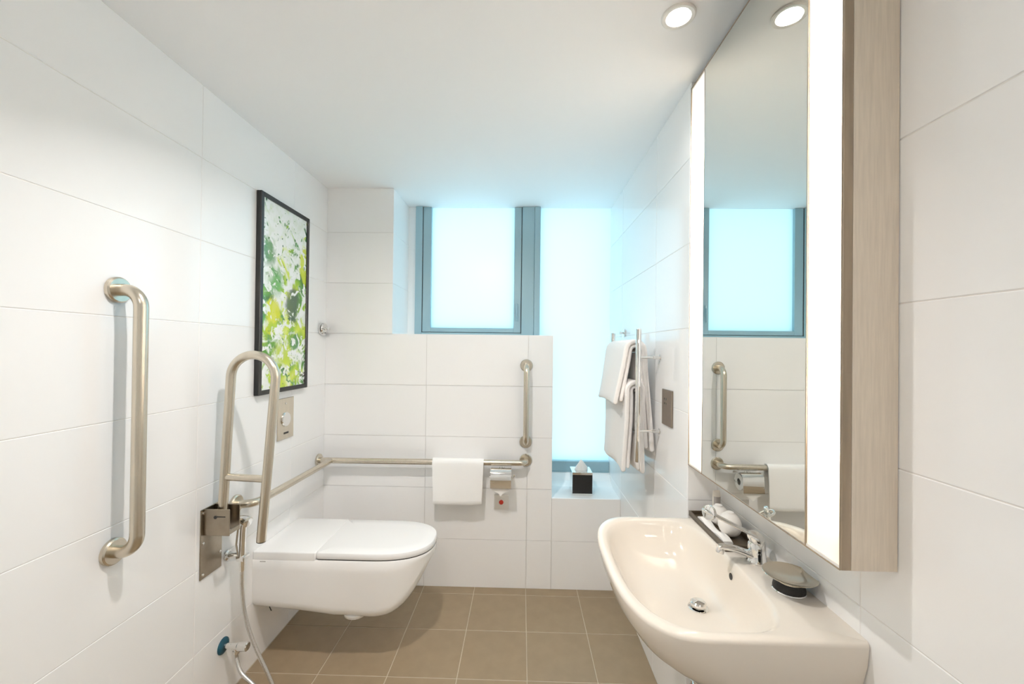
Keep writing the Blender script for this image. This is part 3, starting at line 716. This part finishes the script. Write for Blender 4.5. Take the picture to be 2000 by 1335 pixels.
# ------------------------------------------------------------------ soap dish
sx, sy = .640, .985
sd_ = thing('soap_dish', 'round chrome soap dish on a black leather foot at the basin edge', 'soap dish', (sx, sy, ZSK))
bm = bm_new(); lathe(bm, (sx, sy, ZSK), (0, 0, 1), [(0, .0345), (.003, .0352), (.005, .034)], 36); obj('foot_rim', bm, 'chrome', sd_, 35)
bm = bm_new(); lathe(bm, (sx, sy, ZSK+.005), (0, 0, 1), [(0, .0335), (.004, .034), (.018, .031), (.021, .030)], 36); obj('leather_foot', bm, 'leather', sd_, 50)
bm = bm_new(); lathe(bm, (sx, sy-.002, ZSK+.026), (0, 0, 1), [(0, .030), (.004, .031), (.006, .030), (.0085, .036), (.0135, .0545), (.015, .0565), (.0162, .0555), (.0148, .053), (.011, .037), (.0095, .018), (.0093, 0)], 44, True, False); obj('dish', bm, 'nickel', sd_, 45)

# ------------------------------------------------------------------ tray with toiletries at the far end of the basin
tx = thing('amenity_tray', 'slim dark wooden tray on the basin ledge under the mirror', 'tray', (.63, 1.29, ZSK))
ta0, ta1, tb0, tb1 = .581, .683, 1.168, 1.420
bm = bm_new(); box(bm, ta0, ta1, tb0, tb1, ZSK, ZSK+.006, .001, 1); obj('tray_base', bm, 'tray', tx)
bm = bm_new()
box(bm, ta0, ta0+.006, tb0, tb1, ZSK+.006, ZSK+.018, .001, 1); box(bm, ta1-.006, ta1, tb0, tb1, ZSK+.006, ZSK+.018, .001, 1)
box(bm, ta0+.006, ta1-.006, tb0, tb0+.006, ZSK+.006, ZSK+.018, .001, 1); box(bm, ta0+.006, ta1-.006, tb1-.006, tb1, ZSK+.006, ZSK+.018, .001, 1)
obj('tray_rim', bm, 'tray', tx)
def wrapped(label, c, rx, ry, rz, seed, group):
    rnd = random.Random(seed); bm = bm_new(); rs = []; ph = rnd.uniform(0, 6)
    for k in range(0, 13):
        a = -pi/2+pi*k/12
        rs.append([(c[0]+rx*max(cos(a), .04)*cos(b)*(1+.03*sin(3*b+ph)), c[1]+ry*max(cos(a), .04)*sin(b)*(1+.03*sin(4*b+ph)), c[2]+rz*(1 if sin(a) > 0 else .92)*sin(a)) for b in [2*pi*i/28 for i in range(28)]])
    rings(bm, rs, True, True, True); o = obj('wrapped_soap', bm, 'wrap', None, 60, loc=(c[0], c[1], c[2]-rz*.92))
    bm = bm_new(); lathe(bm, (c[0], c[1], c[2]+rz*.98), (0, 0, 1), [(0, .012), (.0012, .011)], 16); obj('seal', bm, 'paper', o)
    tag(o, label, 'soap', group)
ZTR = ZSK+.006
wrapped('rounded white wrapped toiletry at the far end of the tray', (.641, 1.333, ZTR+.031), .030, .030, .034, 1, 'wrapped toiletries')
wrapped('larger rounded white wrapped toiletry in the middle of the tray', (.638, 1.255, ZTR+.035), .032, .036, .038, 2, 'wrapped toiletries')
bm = bm_new(); rs = []
for k, z in enumerate((0, .004, .010, .012)):
    i_ = (.004, .0, .002, .010)[k]
    rs.append([(.588+i_+(.030-2*i_)*u_, 1.195+i_+(.175-2*i_)*v_, ZTR+z+(.006*sin(v_*9)*(k > 1))) for u_, v_ in [(0, k2/10) for k2 in range(11)]+[(1, 1-k2/10) for k2 in range(11)]])
rings(bm, rs, True, True, True); o = obj('paper_sachet', bm, 'wrap', None, 40, loc=(.5985, 1.28, ZTR)); tag(o, 'flat white paper sachet lying along the front of the tray', 'sachet')
bt = thing('toiletry_bottle', 'small cream toiletry bottle standing at the far back of the tray', 'bottle', (.663, 1.395, ZTR))
bm = bm_new(); rs = []
for z, rx, ry in ((0, .011, .011), (.002, .0125, .0125), (.070, .0125, .0115), (.086, .012, .007), (.090, .0115, .003)):
    rs.append([(.663+rx*cos(a), 1.395+ry*sin(a), ZTR+z) for a in [2*pi*i/20 for i in range(20)]])
rings(bm, rs, True, True, True); obj('bottle_body', bm, 'bottle', bt, 50)
bm = bm_new(); rs = []
for z in (.030, .072):
    rs.append([(.663+.0129*cos(a), 1.395+.0129*sin(a), ZTR+z) for a in [-pi*.85+pi*.7*i/10 for i in range(11)]])
rings(bm, rs, False); obj('bottle_label', bm, 'bottle_label', bt)
